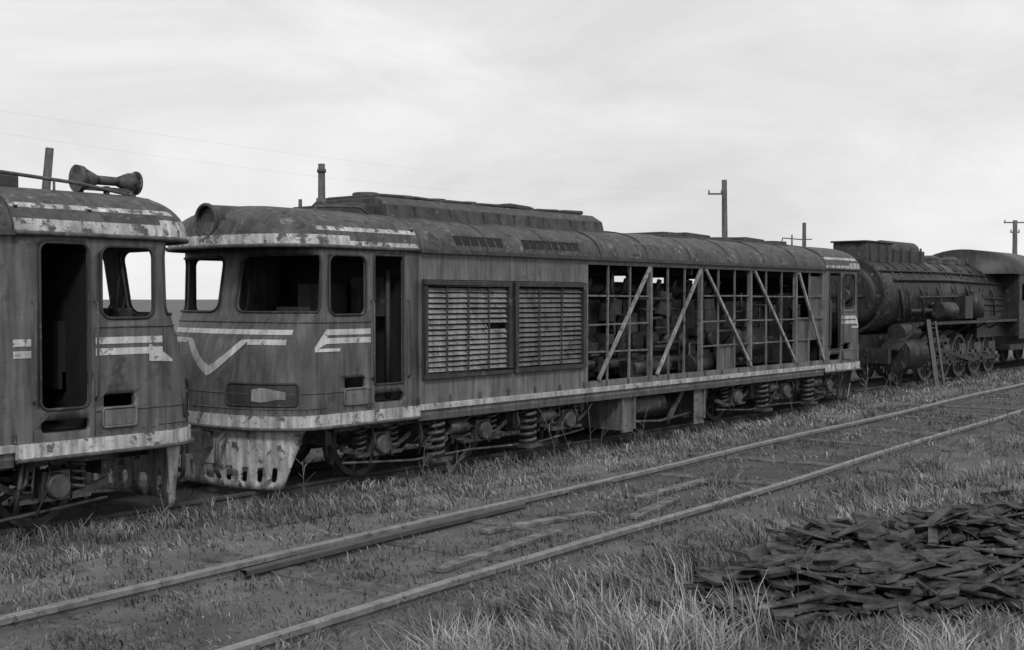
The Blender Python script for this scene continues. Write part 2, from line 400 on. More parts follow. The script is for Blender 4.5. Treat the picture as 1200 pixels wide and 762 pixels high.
    if style==2: g.bb(2.2,2.6,-.2,.5,2.2,3.2); g.tube([(2.5,-1.2,1.5),(2.5,-1.2,3.4)],.04); g.bb(2.5,2.66,-1.1,-.4,2.7,3.3)
    g.tube([(1.0,.3,2.6),(1.15,.3,3.2)],.03)
    g.bb(.95,1.15,-1.0,-.5,2.6,2.85); g.emit('cab_fittings',M['dark'],par)
    if style==1:
        g=G(T); g.ring((1.25,ns*1.1,2.86),(1,0,.6),.15,.010,20); g.tube([(1.15,ns*1.1,2.6),(1.25,ns*1.1,2.86)],.02)
        g.tube([(1.35,ns*1.25,2.7),(1.3,ns*1.25,3.2),(1.2,ns*1.2,3.5)],.015); g.emit('control_wheel',M['black'],par)
    g=G(T)
    for p in(ns*2.96,ns*3.72): 
        g.tube([S(p,1.8,.01),S(p,1.85,.07),S(p,2.9,.07),S(p,2.95,.01)],.014)
    g.emit('grab_rails',M['frame'],par)

def bogie(T,par,c,rz=.3):
    axs=[c-2.3,c,c+2.3]
    g=G(T)
    for a in axs:
        for s in(-1,1): g.wheel(a,s*.8,rz+.525,.525,10,.13,s)
        g.cyl((a,-1.2,rz+.525),(a,1.2,rz+.525),.09)
    g.emit('wheelsets',M['frame'],par)
    g=G(T)
    for s in(-1,1):
        y=s*1.16
        g.bb(c-3.1,c+3.1,y-.07,y+.07,1.05,1.17)
        for k,a in enumerate(axs):
            g.box((a,y+s*.08,rz+.53),(.34,.26,.34)); g.cyl((a,y+s*.2,rz+.53),(a,y+s*.3,rz+.53),.16,.13,16)
            for dx in(-.33,.33):
                g.spring((a+dx,y+s*.08,rz+.42),.09,.34,4,.022); g.box((a+dx,y+s*.08,rz+.38),(.24,.22,.05))
            g.beam((a-.2,y+s*.1,rz+.36),(a-.7,y+s*.1,rz+.5),.06,.08)
            g.beam((a+.2,y+s*.1,rz+.36),(a+.7,y+s*.1,rz+.62),.05,.07)
        for dx in(-1.15,1.15):
            x=c+dx
            g.bb(x-.24,x+.24,y-.09,y+.09,.78,1.04); g.spring((x,y+s*.22,.50),.13,.66,6,.032); g.bb(x-.2,x+.2,y+s*.05,y+s*.4,.45,.51)
            g.cyl((x+.32,y+s*.16,.94),(x+.72,y+s*.16,.94),.12); g.cyl((x+.72,y+s*.16,.94),(x+1.0,y+s*.16,.9),.03)
        for a in axs:
            for sg in(-1,1):
                t=[(a+sg*.6*math.cos(th),s*.82,rz+.525+.6*math.sin(th)) for th in lin(-.5,.5,4)]
                g.tube(t,.06,6); g.beam((a+sg*.62,s*.95,rz+.25),(a+sg*.55,s*.95,1.15),.05,.06)
        g.tube([(c-3,y+s*.12,.6),(c-1.6,y+s*.15,.5),(c-.2,y+s*.12,.53),(c+1.4,y+s*.15,.48),(c+2.9,y+s*.12,.6)],.022)
        g.tube([(c-3,y+s*.05,1.2),(c-1.7,y+s*.15,1.1),(c+.6,y+s*.16,1.13),(c+1.9,y+s*.1,1.2)],.02)
        for q in range(8):
            xx=c+random.uniform(-2.9,2.6); g.tube([(xx,y+s*.2,1.18),(xx+.05,y+s*.25,random.uniform(.8,1.0)),(xx+random.uniform(-.3,.3),y+s*.15,random.uniform(.45,.8))],random.uniform(.012,.028),5)
    for dx in(-3.1,3.1): g.bb(c+dx-.06,c+dx+.06,-1.1,1.1,.85,1.1)
    for dx in(-1.15,1.15): g.bb(c+dx-.2,c+dx+.2,-1.1,1.1,.7,1.0)
    g.emit('bogie_frame',M['gear'],par,bev=0)

def profile_roof(zc=.6,w0=1.585,n=22,dz=0):
    pts=[]
    for i in range(n+1):
        r=i/n*2-1; rr=(1-abs(r)); w=w0*max(0,math.cos(rr*math.pi/2))**.72; z=3.70+zc*math.sin(rr*math.pi/2)**.9
        pts.append(((-1 if r<0 else 1)*w,z+dz))
    return pts
def diesel(ox,d,style,L=19.7):
    par=empty('diesel_locomotive')
    T=lambda v: Vector((ox+d*v.x,14.05+v.y,v.z))
    T2=lambda v: Vector((ox+d*(L-v.x),14.05+v.y,v.z))
    build_cab(T,par,style,-1); build_cab(T2,par,2,-1)
    x0,x1=CL,L-CL
    g=G(T); pr=profile_roof(dz=-.008); n=len(pr); xs=lin(x0-.02,x1+.02,60)
    g.add([(x,y,z+.014*math.sin(x*5+y*3)*math.sin(x*2.3)) for x in xs for y,z in pr],[(i*n+j,(i+1)*n+j,(i+1)*n+j+1,i*n+j+1) for i in range(60) for j in range(n-1)],True)
    g.emit('main_roof',M['roof'],par)
    g=G(T)
    for x in lin(x0,x1,9): g.tube([(x,y*1.002,z) for y,z in profile_roof()],.012,5)
    for y in(-1.6,1.6): g.bb(x0,x1,y-.03,y+.03,3.66,3.72)
    g.emit('roof_ribs',M['hatch'],par)
    g=G(T)
    hx0,hx1=2.75,8.5
    sec=[(-1.0,4.12),(-.92,4.42),(-.7,4.55),(.7,4.55),(.92,4.42),(1.0,4.12)]
    g.add([(x,y,z) for x in(hx0,hx1) for y,z in sec],[(i,i+1,7+i,6+i) for i in range(5)]+[(0,1,2,3,4,5),(6,7,8,9,10,11)])
    for k in range(7):
        x=hx0+.45+k*.8; hh=random.uniform(.03,.09); g.box((x,0,4.56+hh/2),(.6,1.24,hh),Matrix.Rotation(random.uniform(-.04,.04),3,'Y')); g.cyl((x,0,4.6),(x,0,4.67),.22)
    g.bb(hx0-.1,hx1+.1,-1.06,-1.0,4.10,4.2)
    g.bb(hx0-.5,hx0,-.7,.7,4.25,4.42)
    g.emit('roof_radiator_hatch',M['hatch'],par,bev=.03)
    g=G(T)
    for k in range(14):
        x=hx0+.2+k*.41; g.bb(x-.02,x+.02,-.98,-.93,4.2,4.42)
    for k in range(5): g.box((10.9+k*1.25+.4,0,4.30+.02*(k%2)),(random.uniform(.7,1.1),random.uniform(1.1,1.5),.12),Matrix.Rotation(random.uniform(-.04,.04),3,'Y')); 
    g.bb(10.6,16.6,-.75,.75,4.22,4.29)
    g.cyl((9.6,.2,4.28),(9.6,.2,4.38),.25); g.emit('roof_fittings',M['hatch'],par,bev=.015)
    g=G(T)
    for xa,xb in((3.6,5.0),(5.3,6.9)):
        for k in range(int((xb-xa)/.2)):
            x=xa+k*.2; R=Matrix.Rotation(-.35,3,'X')
            g.box((x+.09,-1.535,3.87),(.16,.03,.16),R)
    g.emit('shoulder_vents',M['black'],par)
    if style==2:
        lv0,lv1=2.8,7.08
        g=G(T)
        g.bb(lv0,lv1,-1.55,-1.51,3.26,3.70); g.bb(lv0,lv1,-1.55,-1.51,1.2,1.76)
        g.bb(lv0,lv0+.08,-1.549,-1.511,1.76,3.26); g.bb(lv1-.06,lv1,-1.549,-1.511,1.76,3.26)
        g.emit('side_panels',M['body2'],par)
        g=G(T); g.bb(lv0,lv1,-1.42,-1.38,1.3,3.6); g.emit('louvre_backing',M['black'],par)
        g=G(T);gd=G(T);gs=G(T)
        for k,(a,b,GG) in enumerate(((2.9,4.93,g),(5.08,7.0,gd))):
            z=1.84; cols=lin(a+.02,b-.02,4 if k==0 else 3)
            while z<3.14:
                for c0,c1 in zip(cols[:-1],cols[1:]):
                    if random.random()<.02: continue
                    GG.box(((c0+c1)/2,-1.535+random.uniform(-.004,.004),z+.03),(c1-c0-.02,.012,.072),Matrix.Rotation(-.62+random.uniform(-.12,.12),3,'X')@Matrix.Rotation(random.uniform(-.012,.012),3,'Y'))
                z+=.082
            for x in cols[1:-1]: gs.box((x,-1.575,2.5),(.028,.02,1.36))
            gs.bb(a-.03,b+.03,-1.62,-1.50,3.17,3.25); gs.bb(a-.03,b+.03,-1.62,-1.50,1.74,1.82)
            gs.bb(a-.03,a+.05,-1.62,-1.50,1.82,3.17); gs.bb(b-.05,b+.03,-1.62,-1.50,1.82,3.17)
        g.emit('louvre_slats',M['louv'],par); gd.emit('louvre_slats',M['louvd'],par); gs.emit('louvre_frame',M['dark'],par,bev=.01)
        t0=7.1
        gt=G(T);gg=G(T)
        gt.bb(t0,x1,-1.55,-1.47,3.58,3.71); gt.bb(t0,x1,-1.55,-1.47,1.2,1.48)
        ver=[7.13,9.25,11.15,13.25,15.45,16.88]
        for v in ver: gt.bb(v-.04,v+.04,-1.545,-1.46,1.48,3.58)
        for a,b in zip(ver[:-1],ver[1:]):
            k=2 if b-a<1.7 else 3
            for x in lin(a,b,k)[1:-1]: gt.beam((x+random.uniform(-.03,.03),-1.51,1.48),(x+random.uniform(-.03,.03),-1.51,3.58),.035,.035)
        for z in(2.0,2.5,3.02):
            for a,b in zip(ver[:-1],ver[1:]):
                if random.random()<.9: gt.beam((a,-1.50,z+random.uniform(-.015,.015)),(b,-1.50,z+random.uniform(-.015,.015)),.035,.03)
        for a,b in(((9.15,3.56),(7.45,1.50)),((11.05,3.56),(9.4,1.50)),((11.25,3.56),(13.2,1.50)),((13.35,3.56),(15.35,1.50)),((15.5,3.56),(16.85,1.50))):
            gg.beam((a[0],-1.575,a[1]),(b[0],-1.575,b[1]),.045,.062)
        gt.emit('truss_members',M['truss'],par); gg.emit('truss_diagonals',M['diag'],par)
        g=G(T); g.bb(15.5,16.3,-1.46,-1.445,1.48,2.5); g.bb(16.3,16.86,-1.46,-1.447,2.0,3.5); g.bb(12.0,12.7,-1.46,-1.446,1.48,1.98)
        g.emit('panel_remnants',M['body'],par)
        g=G(T); y0,y1=1.50,1.55
        g.bb(x0,x1,y0,y1,1.2,3.0); g.bb(x0,x1,y0,y1,3.5,3.7)
        wins=[(9.6,10.5),(12.4,12.95),(13.9,14.6),(15.7,16.1),(7.0,7.4)]
        wins.sort(); c=x0
        for a,b in wins: g.bb(c,a,y0,y1,3.0,3.5); c=b
        g.bb(c,x1,y0,y1,3.0,3.5); g.emit('far_side_wall',M['dark'],par)
        g=G(T)
        g.bb(x0,x1,-1.4,1.4,1.3,1.4)
        g.bb(7.6,13.2,-.55,.55,1.45,2.75); g.bb(7.8,13.0,-.8,.8,1.9,2.3)
        g.bb(13.6,15.4,-.7,.7,1.45,2.9); g.bb(15.6,16.8,-1.0,.9,1.45,3.1)
        for k in range(9): 
            x=7.9+k*.6; g.bb(x-.2,x+.2,-.72,-.4,2.3,2.95); g.cyl((x,-.75,2.1),(x,-.95,2.1),.17); g.tube([(x,-.6,2.9),(x+.1,-.9,3.1),(x+.1,-1.0,3.35)],.05)
        g.cyl((7.6,-.3,3.15),(13.4,-.3,3.12),.17); g.cyl((7.4,-.95,1.72),(13.4,-.95,1.70),.1)
        g.cyl((13.2,-.9,2.0),(14.6,-.9,2.0),.34,seg=20); g.cyl((9,-1.2,1.62),(10.3,-1.2,1.62),.16); g.cyl((11.2,-1.15,1.6),(12,-1.15,1.6),.2)
        for k in range(40):
            x=random.uniform(7.3,16.5); z=random.uniform(1.6,3.2); y=random.uniform(-1.35,-.8)
            pts=[Vector((x,y,z))]
            for j in range(4):
                ax=random.choice([(1,0,0),(0,0,1),(0,.3,0),(-1,0,0),(0,0,-1)]); q=pts[-1]+Vector(ax)*random.uniform(.2,.6)
                q.z=min(3.5,max(1.45,q.z)); q.x=min(16.8,max(7.3,q.x)); q.y=min(-.6,max(-1.38,q.y)); pts.append(q)
            g.tube(pts,random.uniform(.018,.05))
        for k in range(18):
            x=random.uniform(7.3,16.3); g.box((x,random.uniform(-1.2,-.9),random.uniform(1.5,2.9)),(random.uniform(.15,.5),.25,random.uniform(.15,.5)),Matrix.Rotation(random.uniform(-.2,.2),3,'Y'))
        for x in(8.6,10.9,13.3,15.5): g.bb(x-.03,x+.03,-1.45,1.45,3.45,3.6)
        g.emit('engine_and_machinery',M['mach'],par)
    else:
        g=G(T)
        for s in(-1,1): g.bb(x0,x1,s*1.51,s*1.55,1.2,3.7)
        g.emit('side_panels',M['body'],par)
        g=G(T)
        for a in lin(x0+.2,x1-1.5,6)[:-1]:
            for z in lin(2.0,3.3,15): g.box((a+.9,-1.565,z),(1.6,.012,.06),Matrix.Rotation(-.5,3,'X'))
        g.emit('louvre_slats',M['louvd'],par)
    g=G(T)
    for s in(-1,1): g.bb(x0,x1,s*1.552,s*1.595,1.28,1.37)
    g.emit('sill_strip',M['sill'],par,bev=.008)
    g=G(T)
    for s in(-1,1):
        g.bb(x0,x1,s*1.40,s*1.55,1.12,1.198)
        for x in lin(x0,x1,20): g.bb(x-.02,x+.02,s*1.555,s*1.575,1.38,1.48)
    g.bb(1.0,L-1.0,-1.2,1.2,1.18,1.28)
    g.emit('underframe',M['frame'],par)
    bogie(T,par,4.5); bogie(T,par,L-4.5)
    g=G(T)
    for x in(8.35,8.75,11.35): g.bb(x-.03,x+.03,-1.5,1.5,.5,1.11)
    g.bb(8.35,8.75,-1.46,-1.44,.45,1.11); g.bb(11.0,11.38,-1.46,-1.44,.4,1.11); g.emit('bay_plates',M['truss'],par)
    g=G(T)
    g.cyl((8.95,-1.15,.90),(10.1,-1.15,.90),.2,seg=20); g.cyl((8.95,-.7,.8),(11.2,-.7,.8),.26,seg=20)
    g.beam((10.2,-1.3,.5),(10.8,-1.3,1.1),.05,.1); g.bb(8.9,11.2,-.4,1.3,.45,1.15); g.tube([(8.8,-1.35,.62),(9.8,-1.38,.56),(11.2,-1.35,.64)],.03)
    g.emit('air_reservoirs',M['gear'],par)
    return par,T
p2,T2_=diesel(10.2,1,2)
p1,T1_=diesel(9.42,-1,1)
g=G(T1_)
hx=1.02;hy=-.55;hz=4.45
g.cyl((hx,hy,3.95),(hx,hy,4.38),.04); g.cyl((hx+.35,hy,4.0),(hx+.35,hy,4.38),.03)
g.bb(hx-.35,hx+.4,hy-.06,hy+.06,4.32,4.365)
g.cyl((hx-.30,hy,hz),(hx+.2,hy,hz),.055,.06)
g.cyl((hx-.42,hy,hz),(hx-.30,hy,hz),.135,.12,20); g.cyl((hx-.30,hy,hz),(hx-.15,hy,hz),.12,.06,20)
g.cyl((hx+.42,hy,hz),(hx+.34,hy,hz),.17,.16,20); g.cyl((hx+.34,hy,hz),(hx+.12,hy,hz),.15,.055,20)
g.ring((hx-.42,hy,hz),(1,0,0),.135,.02,20)
g.emit('air_horn',M['gear'],p1)
g=G(T1_); g.tube([(.72,-.8,4.0),(.78,-.8,4.26),(1.6,-.85,4.36),(2.9,-.85,4.44),(4.2,-.85,4.44)],.022); g.tube([(1.9,-.85,4.1),(1.9,-.85,4.38)],.018); g.tube([(2.9,-.85,4.1),(2.9,-.85,4.42)],.018)
g.box((2.6,-.3,4.32),(.7,.5,.08)); g.emit('roof_rail',M['frame'],p1)
g=G(T2_); g.tube([(1.3,-.9,4.1),(1.35,-.9,4.3),(2.2,-.9,4.34),(2.6,-.9,4.15)],.02); g.tube([(2.0,.2,4.25),(2.0,.2,4.5)],.03); g.bb(1.8,2.7,-.5,.5,4.27,4.33)
g.tube([(16.5,-.6,4.25),(16.6,-.6,4.45),(17.6,-.6,4.45),(18.2,-.6,4.48)],.015); g.tube([(17.1,-.6,4.25),(17.1,-.6,4.55)],.02); g.emit('roof_rail',M['frame'],p2)

# ------------------------------------------------------------ steam locomotive
st=empty('steam_locomotive'); yc=14.05; RB=1.08; zb=3.05; gz=.5
TS=lambda v: Vector((v.x+.35,v.y,v.z))
g=G(TS); g.cyl((31.6,yc,zb),(42.2,yc,zb),RB,seg=48); g.cyl((31.45,yc,zb),(31.6,yc,zb),.75,1.0,36); g.cyl((31.32,yc,zb),(31.46,yc,zb),.18,.24,16)
g.ring((31.5,yc,zb),(1,0,0),.8,.03,36); g.bb(31.4,31.44,yc-.6,yc+.6,zb-.04,zb+.04)
g.bb(39.2,42.2,yc-1.1,yc+1.1,1.7,3.0); g.emit('boiler',M['steam'],st)
g=G(TS)
for x in(31.65,33.3,34.7,36.0,37.3,38.6,39.9,41.2): g.ring((x,yc,zb),(1,0,0),RB+.005,.028,48,5)
for i in range(90):
    x=random.choice([31.8,33.15,34.85,38.75])+random.uniform(-.02,.02); t=random.uniform(math.pi*.5,math.pi*1.5); g.cyl((x,yc+RB*math.cos(t),zb+RB*math.sin(t)),(x,yc+(RB+.03)*math.cos(t),zb+(RB+.03)*math.sin(t)),.028,seg=6)
for i,x in enumerate((37.9,39.7)): g.cyl((x,yc,3.9),(x,yc,4.25),.42,.36,24); g.cyl((x,yc,4.25),(x,yc,4.35),.36,.15,24)
g.tube([(40.6,yc-.3,3.9),(40.6,yc-.3,4.38)],.06)
for a,zz_,r in((32.4,3.5,.045),(33.5,2.6,.08),(34,3.0,.035),(31.8,3.75,.035),(35,2.8,.05)):
    yy=yc-math.sqrt(max(0,RB**2-(zz_-zb)**2))-.06; g.tube([(a,yy,zz_),(37,yy,zz_+.03),(41.8,yy,zz_-.05)],r)
g.cyl((35.2,yc-1.25,2.62),(36.4,yc-1.25,2.62),.24); g.bb(37.2,37.9,yc-1.4,yc-.95,2.35,3.05); g.cyl((38.5,yc-1.25,2.35),(38.5,yc-1.25,3.2),.2); g.cyl((38.9,yc-1.25,2.35),(38.9,yc-1.25,3.0),.15)
for x in(32.6,33.2,34.2,35.6,36.9,38.2,39.5,40.6): g.tube([(x,yc-.3,4.12),(x,yc-.83,3.81),(x+.1,yc-1.14,3.1),(x+.1,yc-1.18,2.4)],random.uniform(.025,.055))
g.emit('pipes_and_domes',M['steam'],st)
g=G(TS); g.bb(31.75,33.6,yc-.5,yc+.5,4.0,4.55); g.bb(33.9,36.3,yc-.45,yc+.45,3.98,4.42); g.bb(31.65,33.7,yc-.55,yc+.55,4.55,4.6)
for x in(32.0,32.6,33.2,34.3,35.0,35.8): g.bb(x-.03,x+.03,yc-.54,yc-.48,4.05,4.5)
g.cyl((33.9,yc,4.40),(36.3,yc,4.40),.3,seg=20)
g.emit('feedwater_heater_boxes',M['steaml'],st,bev=.06)
g=G(TS); 
for s in(-1,1):
    g.bb(33.2,42.2,yc+s*.95,yc+s*1.5,2.20,2.28); g.beam((33.2,yc+s*1.22,2.24),(31.6,yc+s*1.22,1.55),.5,.05)
    for x in lin(33.5,41.8,6): g.beam((x,yc+s*1.45,2.2),(x,yc+s*.6,1.7),.05,.05)
    g.cyl((32.2,yc+s*1.15,1.4),(33.6,yc+s*1.15,1.4),.46,seg=24); g.cyl((32.3,yc+s*1.15,2.0),(33.5,yc+s*1.15,2.0),.26,seg=20)
    g.bb(31.4,42.2,yc+s*.45,yc+s*.55,1.25,1.95)
    g.bb(33.8,36.3,yc+s*1.2-.04,yc+s*1.2+.04,1.66,1.76)
    g.beam((35.3,yc+s*1.28,1.45),(38.4,yc+s*1.28,1.0),.05,.12); g.bb(34.6,41.2,yc+s*1.17-.03,yc+s*1.17+.03,.98,1.1)
g.bb(31.1,31.3,yc-1.4,yc+1.4,1.2,1.6); g.beam((33.6,12.5,2.35),(33.0,12.0,.4),.12,.12)
g.beam((34.2,12.5,2.3),(33.6,12.0,.4),.06,.06)
for k in range(6): g.beam((33.55-.11*k,12.47-.08*k,2.15-.3*k),(34.1-.11*k,12.47-.08*k,2.12-.3*k),.05,.035)
for s in(-1,1): g.cyl((30.8,yc+s*.9,1.4),(31.1,yc+s*.9,1.4),.2,.1)
g.emit('running_boards_and_cylinders',M['steam'],st)
g=G(TS)
for x in(35.0,36.45,37.9,39.35,40.8):
    for s in(-1,1): g.wheel(x,yc+s*.9,gz+.68,.68,13,.15,s); 
    g.box((x+.2,yc-.98,gz+.87),(.5,.06,.35)); g.cyl((x,yc-1.2,gz+.5),(x,yc+1.2,gz+.5),.09)
for s in(-1,1):
    g.wheel(33.1,yc+s*.8,gz+.4,.4,9,.13,s)
g.emit('driving_wheels',M['frame'],st)
g=G(TS)
for s in(-1,1):
    y=yc+s*1.5; y0,y1=y-.03,y+.03
    g.bb(42.2,44.6,y0,y1,1.6,2.9); g.bb(42.2,42.5,y0,y1,2.9,3.6); g.bb(43.3,43.5,y0,y1,2.9,3.6); g.bb(44.3,44.6,y0,y1,2.9,3.6); g.bb(42.2,44.6,y0,y1,3.6,3.85)
g.bb(42.15,42.2,yc-1.5,yc+1.5,1.7,3.9)
sec=[(math.sin(t)*1.62,3.8+.85*(math.cos(t))) for t in lin(-math.pi/2,math.pi/2,16)]
n=17; g.add([(x,yc+y,z) for x in(40.9,45.0) for y,z in sec],[(i,i+1,n+i+1,n+i) for i in range(16)]+[list(range(n)),list(range(n,2*n))],True)
g.bb(45.4,52.4,yc-1.5,yc+1.5,1.4,3.5); g.add([(x,yc+y*.92,z-.45) for x in(45.6,52.2) for y,z in sec],[(i,i+1,n+i+1,n+i) for i in range(16)]+[list(range(n)),list(range(n,2*n))],True)
g.bb(42,52.5,yc-1.3,yc+1.3,1.2,1.4)
g.emit('cab_and_tender',M['steam'],st)
g=G(TS)
for x in(46.4,48.1,50,51.7):
    for s in(-1,1): g.wheel(x,yc+s*.8,gz+.5,.5,9,.13,s)
for s in(-1,1):
    for a in(46.4,50): g.bb(a-.5,a+2.2,yc+s*1.05,yc+s*1.15,.9,1.15)
g.emit('tender_bogies',M['gear'],st)

# ------------------------------------------------------------ poles & wires
def pole(x,y,top,r=.13,lean=(0,0),arm=None,stub=False):
    e=empty('telegraph_pole'); z0=float(gh(x,y))-.3
    g=G(); g.cyl((x,y,z0),(x+lean[0],y+lean[1],top),r,r*.72,10); 
    if arm:
        for dz,l,a,o in arm:
            dx,dy=math.cos(a)*l/2,math.sin(a)*l/2; cx=x+lean[0]+math.cos(a)*o; cy=y+lean[1]+math.sin(a)*o
            g.beam((cx-dx,cy-dy,top-dz),(cx+dx,cy+dy,top-dz),.08,.08)
            for s in(-1,1): g.cyl((cx+s*dx*.9,cy+s*dy*.9,top-dz),(cx+s*dx*.9,cy+s*dy*.9,top-dz+.2),.045,.03,8)
    if stub: g.cyl((x,y,top-2.4),(x,y,top-1.5),r*1.7,r*1.5,10); g.cyl((x,y,z0),(x,y,top-2.2),r*2.2,r*2.0,10); g.cyl((x,y,top-1.5),(x,y,top-1.0),r*1.3,r*1.1,10); g.cyl((x,y,top-.25),(x,y,top-.15),r*.95,r*.95,10)
    g.emit('pole_shaft',M['wood'],e)
pole(53.2,29.8,8.9,.18,(-.2,0),[(.7,.7,-.9,-.45)])
pole(64.9,31.2,7.4,.15)
pole(83.2,24.8,8.2,.2,(0,0),[(.15,1.5,-.9,0),(.8,.6,-.9,0)])
pole(15.3,28.3,6.75,.14,(.6,-.2))
pole(23.5,26.5,6.9,.14,(0,0),None,True)
pole(8.5,24.3,7.2,.14,(0,0),[(.2,1.4,1.3,0)])
e=empty('overhead_wires')
def wire(g,a,b,sag,r=.009):
    a=Vector(a);b=Vector(b); g.tube([a.lerp(b,t)-Vector((0,0,sag*4*t*(1-t))) for t in lin(0,1,24)],r,4)
g=G(); wire(g,(8.5,24.0,7.0),(53.0,29.5,8.3),.5,.0014); wire(g,(8.5,24.9,6.75),(53.0,30.2,8.0),.7,.0014); wire(g,(8.5,24,7.0),(-40,20,7.4),1,.003)
g.emit('wires',M['wire'],e)

# ------------------------------------------------------------ scrap pile
PCX,PCY=9.0,3.18
def puv(x,y): return (x-PCX)*.985-(y-PCY)*.17, (x-PCX)*.17+(y-PCY)*.985
g=G()
def pileh(x,y):
    u,v=puv(x,y); e_=1+.22*math.sin(u*2.3+v*3)+.15*math.sin(u*5.1-v*4); d=((u/2.7)**2+(v/1.0)**2)/e_
    return .22*max(0,1-d)**.6*(1+.6*math.sin(u*2.9+1)*math.cos(v*4)) if d<1 else 0
for k in range(1250):
    while True:
        x=random.uniform(5.8,12.4); y=random.uniform(1.7,4.5); h=pileh(x,y)
        if h>.06 or (h>0 and random.random()<.5) or (random.random()<.03 and nof(x,y)<4.5): break
    zb_=float(gh(x,y))+h*random.uniform(.3,1.05)+.015
    big=random.random()<.12
    l=random.uniform(.5,.95) if big else random.uniform(.08,.5); w=random.uniform(.08,.24) if big else random.uniform(.03,.17)
    th=random.uniform(.006,.03); n=random.choice([4,4,5,6])
    R=(Matrix.Rotation(random.gauss(-.5,.75),3,'Z')@Matrix.Rotation(random.gauss(0,.17),3,'Y')@Matrix.Rotation(random.gauss(-.05,.26),3,'X'))
    if n==4: pts=[(-l/2*random.uniform(.8,1),-w/2),(l/2*random.uniform(.8,1),-w/2*random.uniform(.4,1)),(l/2*random.uniform(.7,1),w/2*random.uniform(.3,1)),(-l/2*random.uniform(.75,1),w/2*random.uniform(.6,1))]
    else: pts=[(l/2*math.cos(2*math.pi*i/n+.3)*random.uniform(.6,1.1),w*.7*math.sin(2*math.pi*i/n+.3)*random.uniform(.6,1.15)) for i in range(n)]
    c=Vector((x,y,zb_))
    vs=[c+R@Vector((a,b,0)) for a,b in pts]+[c+R@Vector((a,b,th)) for a,b in pts]
    g.add(vs,[list(range(n))[::-1],list(range(n,2*n))]+[(i,(i+1)%n,n+(i+1)%n,n+i) for i in range(n)])
g.emit('scrap_board_pile',M['pile'],doubles=False)
def inpile(x,y,f=1.0):
    u,v=puv(x,y); return (u/2.6)**2+(v/.95)**2<f

# ------------------------------------------------------------ grass
def blades(name,x,y,h,w,lean,ti):
    n=len(x); z=gh(x,y)-.01; a=rng.uniform(0,2*np.pi,n)
    la=rng.uniform(0,2*np.pi,n)*.6+1.6*wob(x*.7+3,y*.7)   # locally combed direction
    wx,wy=np.cos(a)*w/2,np.sin(a)*w/2; lx,ly=np.cos(la)*lean*h,np.sin(la)*lean*h
    P=np.zeros((n,5,3))
    P[:,0]=np.stack([x-wx,y-wy,z],-1); P[:,1]=np.stack([x+wx,y+wy,z],-1)
    tz=h*np.sqrt(np.clip(1-(lean*.85)**2,.04,1))
    P[:,2]=np.stack([x+wx*.8+lx*.32,y+wy*.8+ly*.32,z+tz*.66],-1); P[:,3]=np.stack([x-wx*.8+lx*.32,y-wy*.8+ly*.32,z+tz*.66],-1)
    P[:,4]=np.stack([x+lx,y+ly,z+tz*.95],-1)
    base=(np.arange(n)*5)[:,None]
    F=np.concatenate([base+np.array([[0,1,2,3]]),base+np.array([[3,2,4]])],1).ravel().astype(np.int32)
    me=bpy.data.meshes.new(name); me.vertices.add(n*5); me.vertices.foreach_set('co',P.ravel())
    me.loops.add(n*7); me.loops.foreach_set('vertex_index',F)
    me.polygons.add(n*2); ls=np.stack([np.arange(n)*7,np.arange(n)*7+4],-1).ravel().astype(np.int32); me.polygons.foreach_set('loop_start',ls)
    me.update(calc_edges=True)
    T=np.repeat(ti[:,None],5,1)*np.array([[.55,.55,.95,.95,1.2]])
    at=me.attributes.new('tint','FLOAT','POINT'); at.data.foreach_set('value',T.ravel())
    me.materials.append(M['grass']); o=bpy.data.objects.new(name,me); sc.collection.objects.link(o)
NB=350000
r=np.exp(rng.uniform(np.log(4.3),np.log(60),NB)); an=np.radians(rng.uniform(-5,76,NB)); x=r*np.cos(an); y=r*np.sin(an)
n=nof(x,y); cl=wob(x*1.9+5,y*1.9)+.5*wob(x*5,y*5+2)
intr=np.abs(n-NC)<1.25
keep=rng.uniform(0,1,NB)<np.where(intr,np.where(x<9,.32,.16)+.4*(cl>.25),np.clip(.6+.9*cl,.12,1))
keep&=~((y>13.0)&(y<15.4)&(rng.uniform(0,1,NB)<.85)&(x<54))
keep&=~((np.abs(np.abs(n-NC)-.79)<.05))
keep&=~(inpile(x,y)&(rng.uniform(0,1,NB)<.93))
keep&=(y<40)
x,y,n,cl,intr,r=x[keep],y[keep],n[keep],cl[keep],intr[keep],r[keep]; m=len(x)
h=rng.uniform(.04,.12,m)*(1+.6*np.clip(cl,-.5,1.2)); h=np.where(intr,h*.6,h)
h=np.where((n<4.4),h*1.3,h); h=np.where((y>11.3)&(y<13.3),h*1.4,h)
w=.004+.0006*r+rng.uniform(0,.004,m)
ti=np.clip(rng.normal(.93,.42,m)*(1+.5*wob(x*.8,y*.8)),.2,2.3); ti=np.where(intr,ti*.75,ti)
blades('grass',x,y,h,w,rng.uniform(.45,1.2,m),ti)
tx=[];ty=[];hh=[];tt=[]
def tuft(cx,cy,k,rad,hm,tm):
    a=rng.normal(cx,rad,k);b=rng.normal(cy,rad,k)
    tx.append(a);ty.append(b);hh.append(rng.uniform(.35,1.0,k)*hm);tt.append(np.clip(rng.normal(tm,.45,k),.3,2.4))
for i in range(1150):
    rr=math.exp(random.uniform(math.log(4.4),math.log(22))); aa=math.radians(random.uniform(-2,60)); cx,cy=rr*math.cos(aa),rr*math.sin(aa); nn=nof(cx,cy)
    if nn>4.5: continue
    if inpile(cx,cy,1.05): continue
    tuft(cx,cy,random.randint(20,60),random.uniform(.03,.13),random.uniform(.08,.28),random.uniform(.4,1.5))
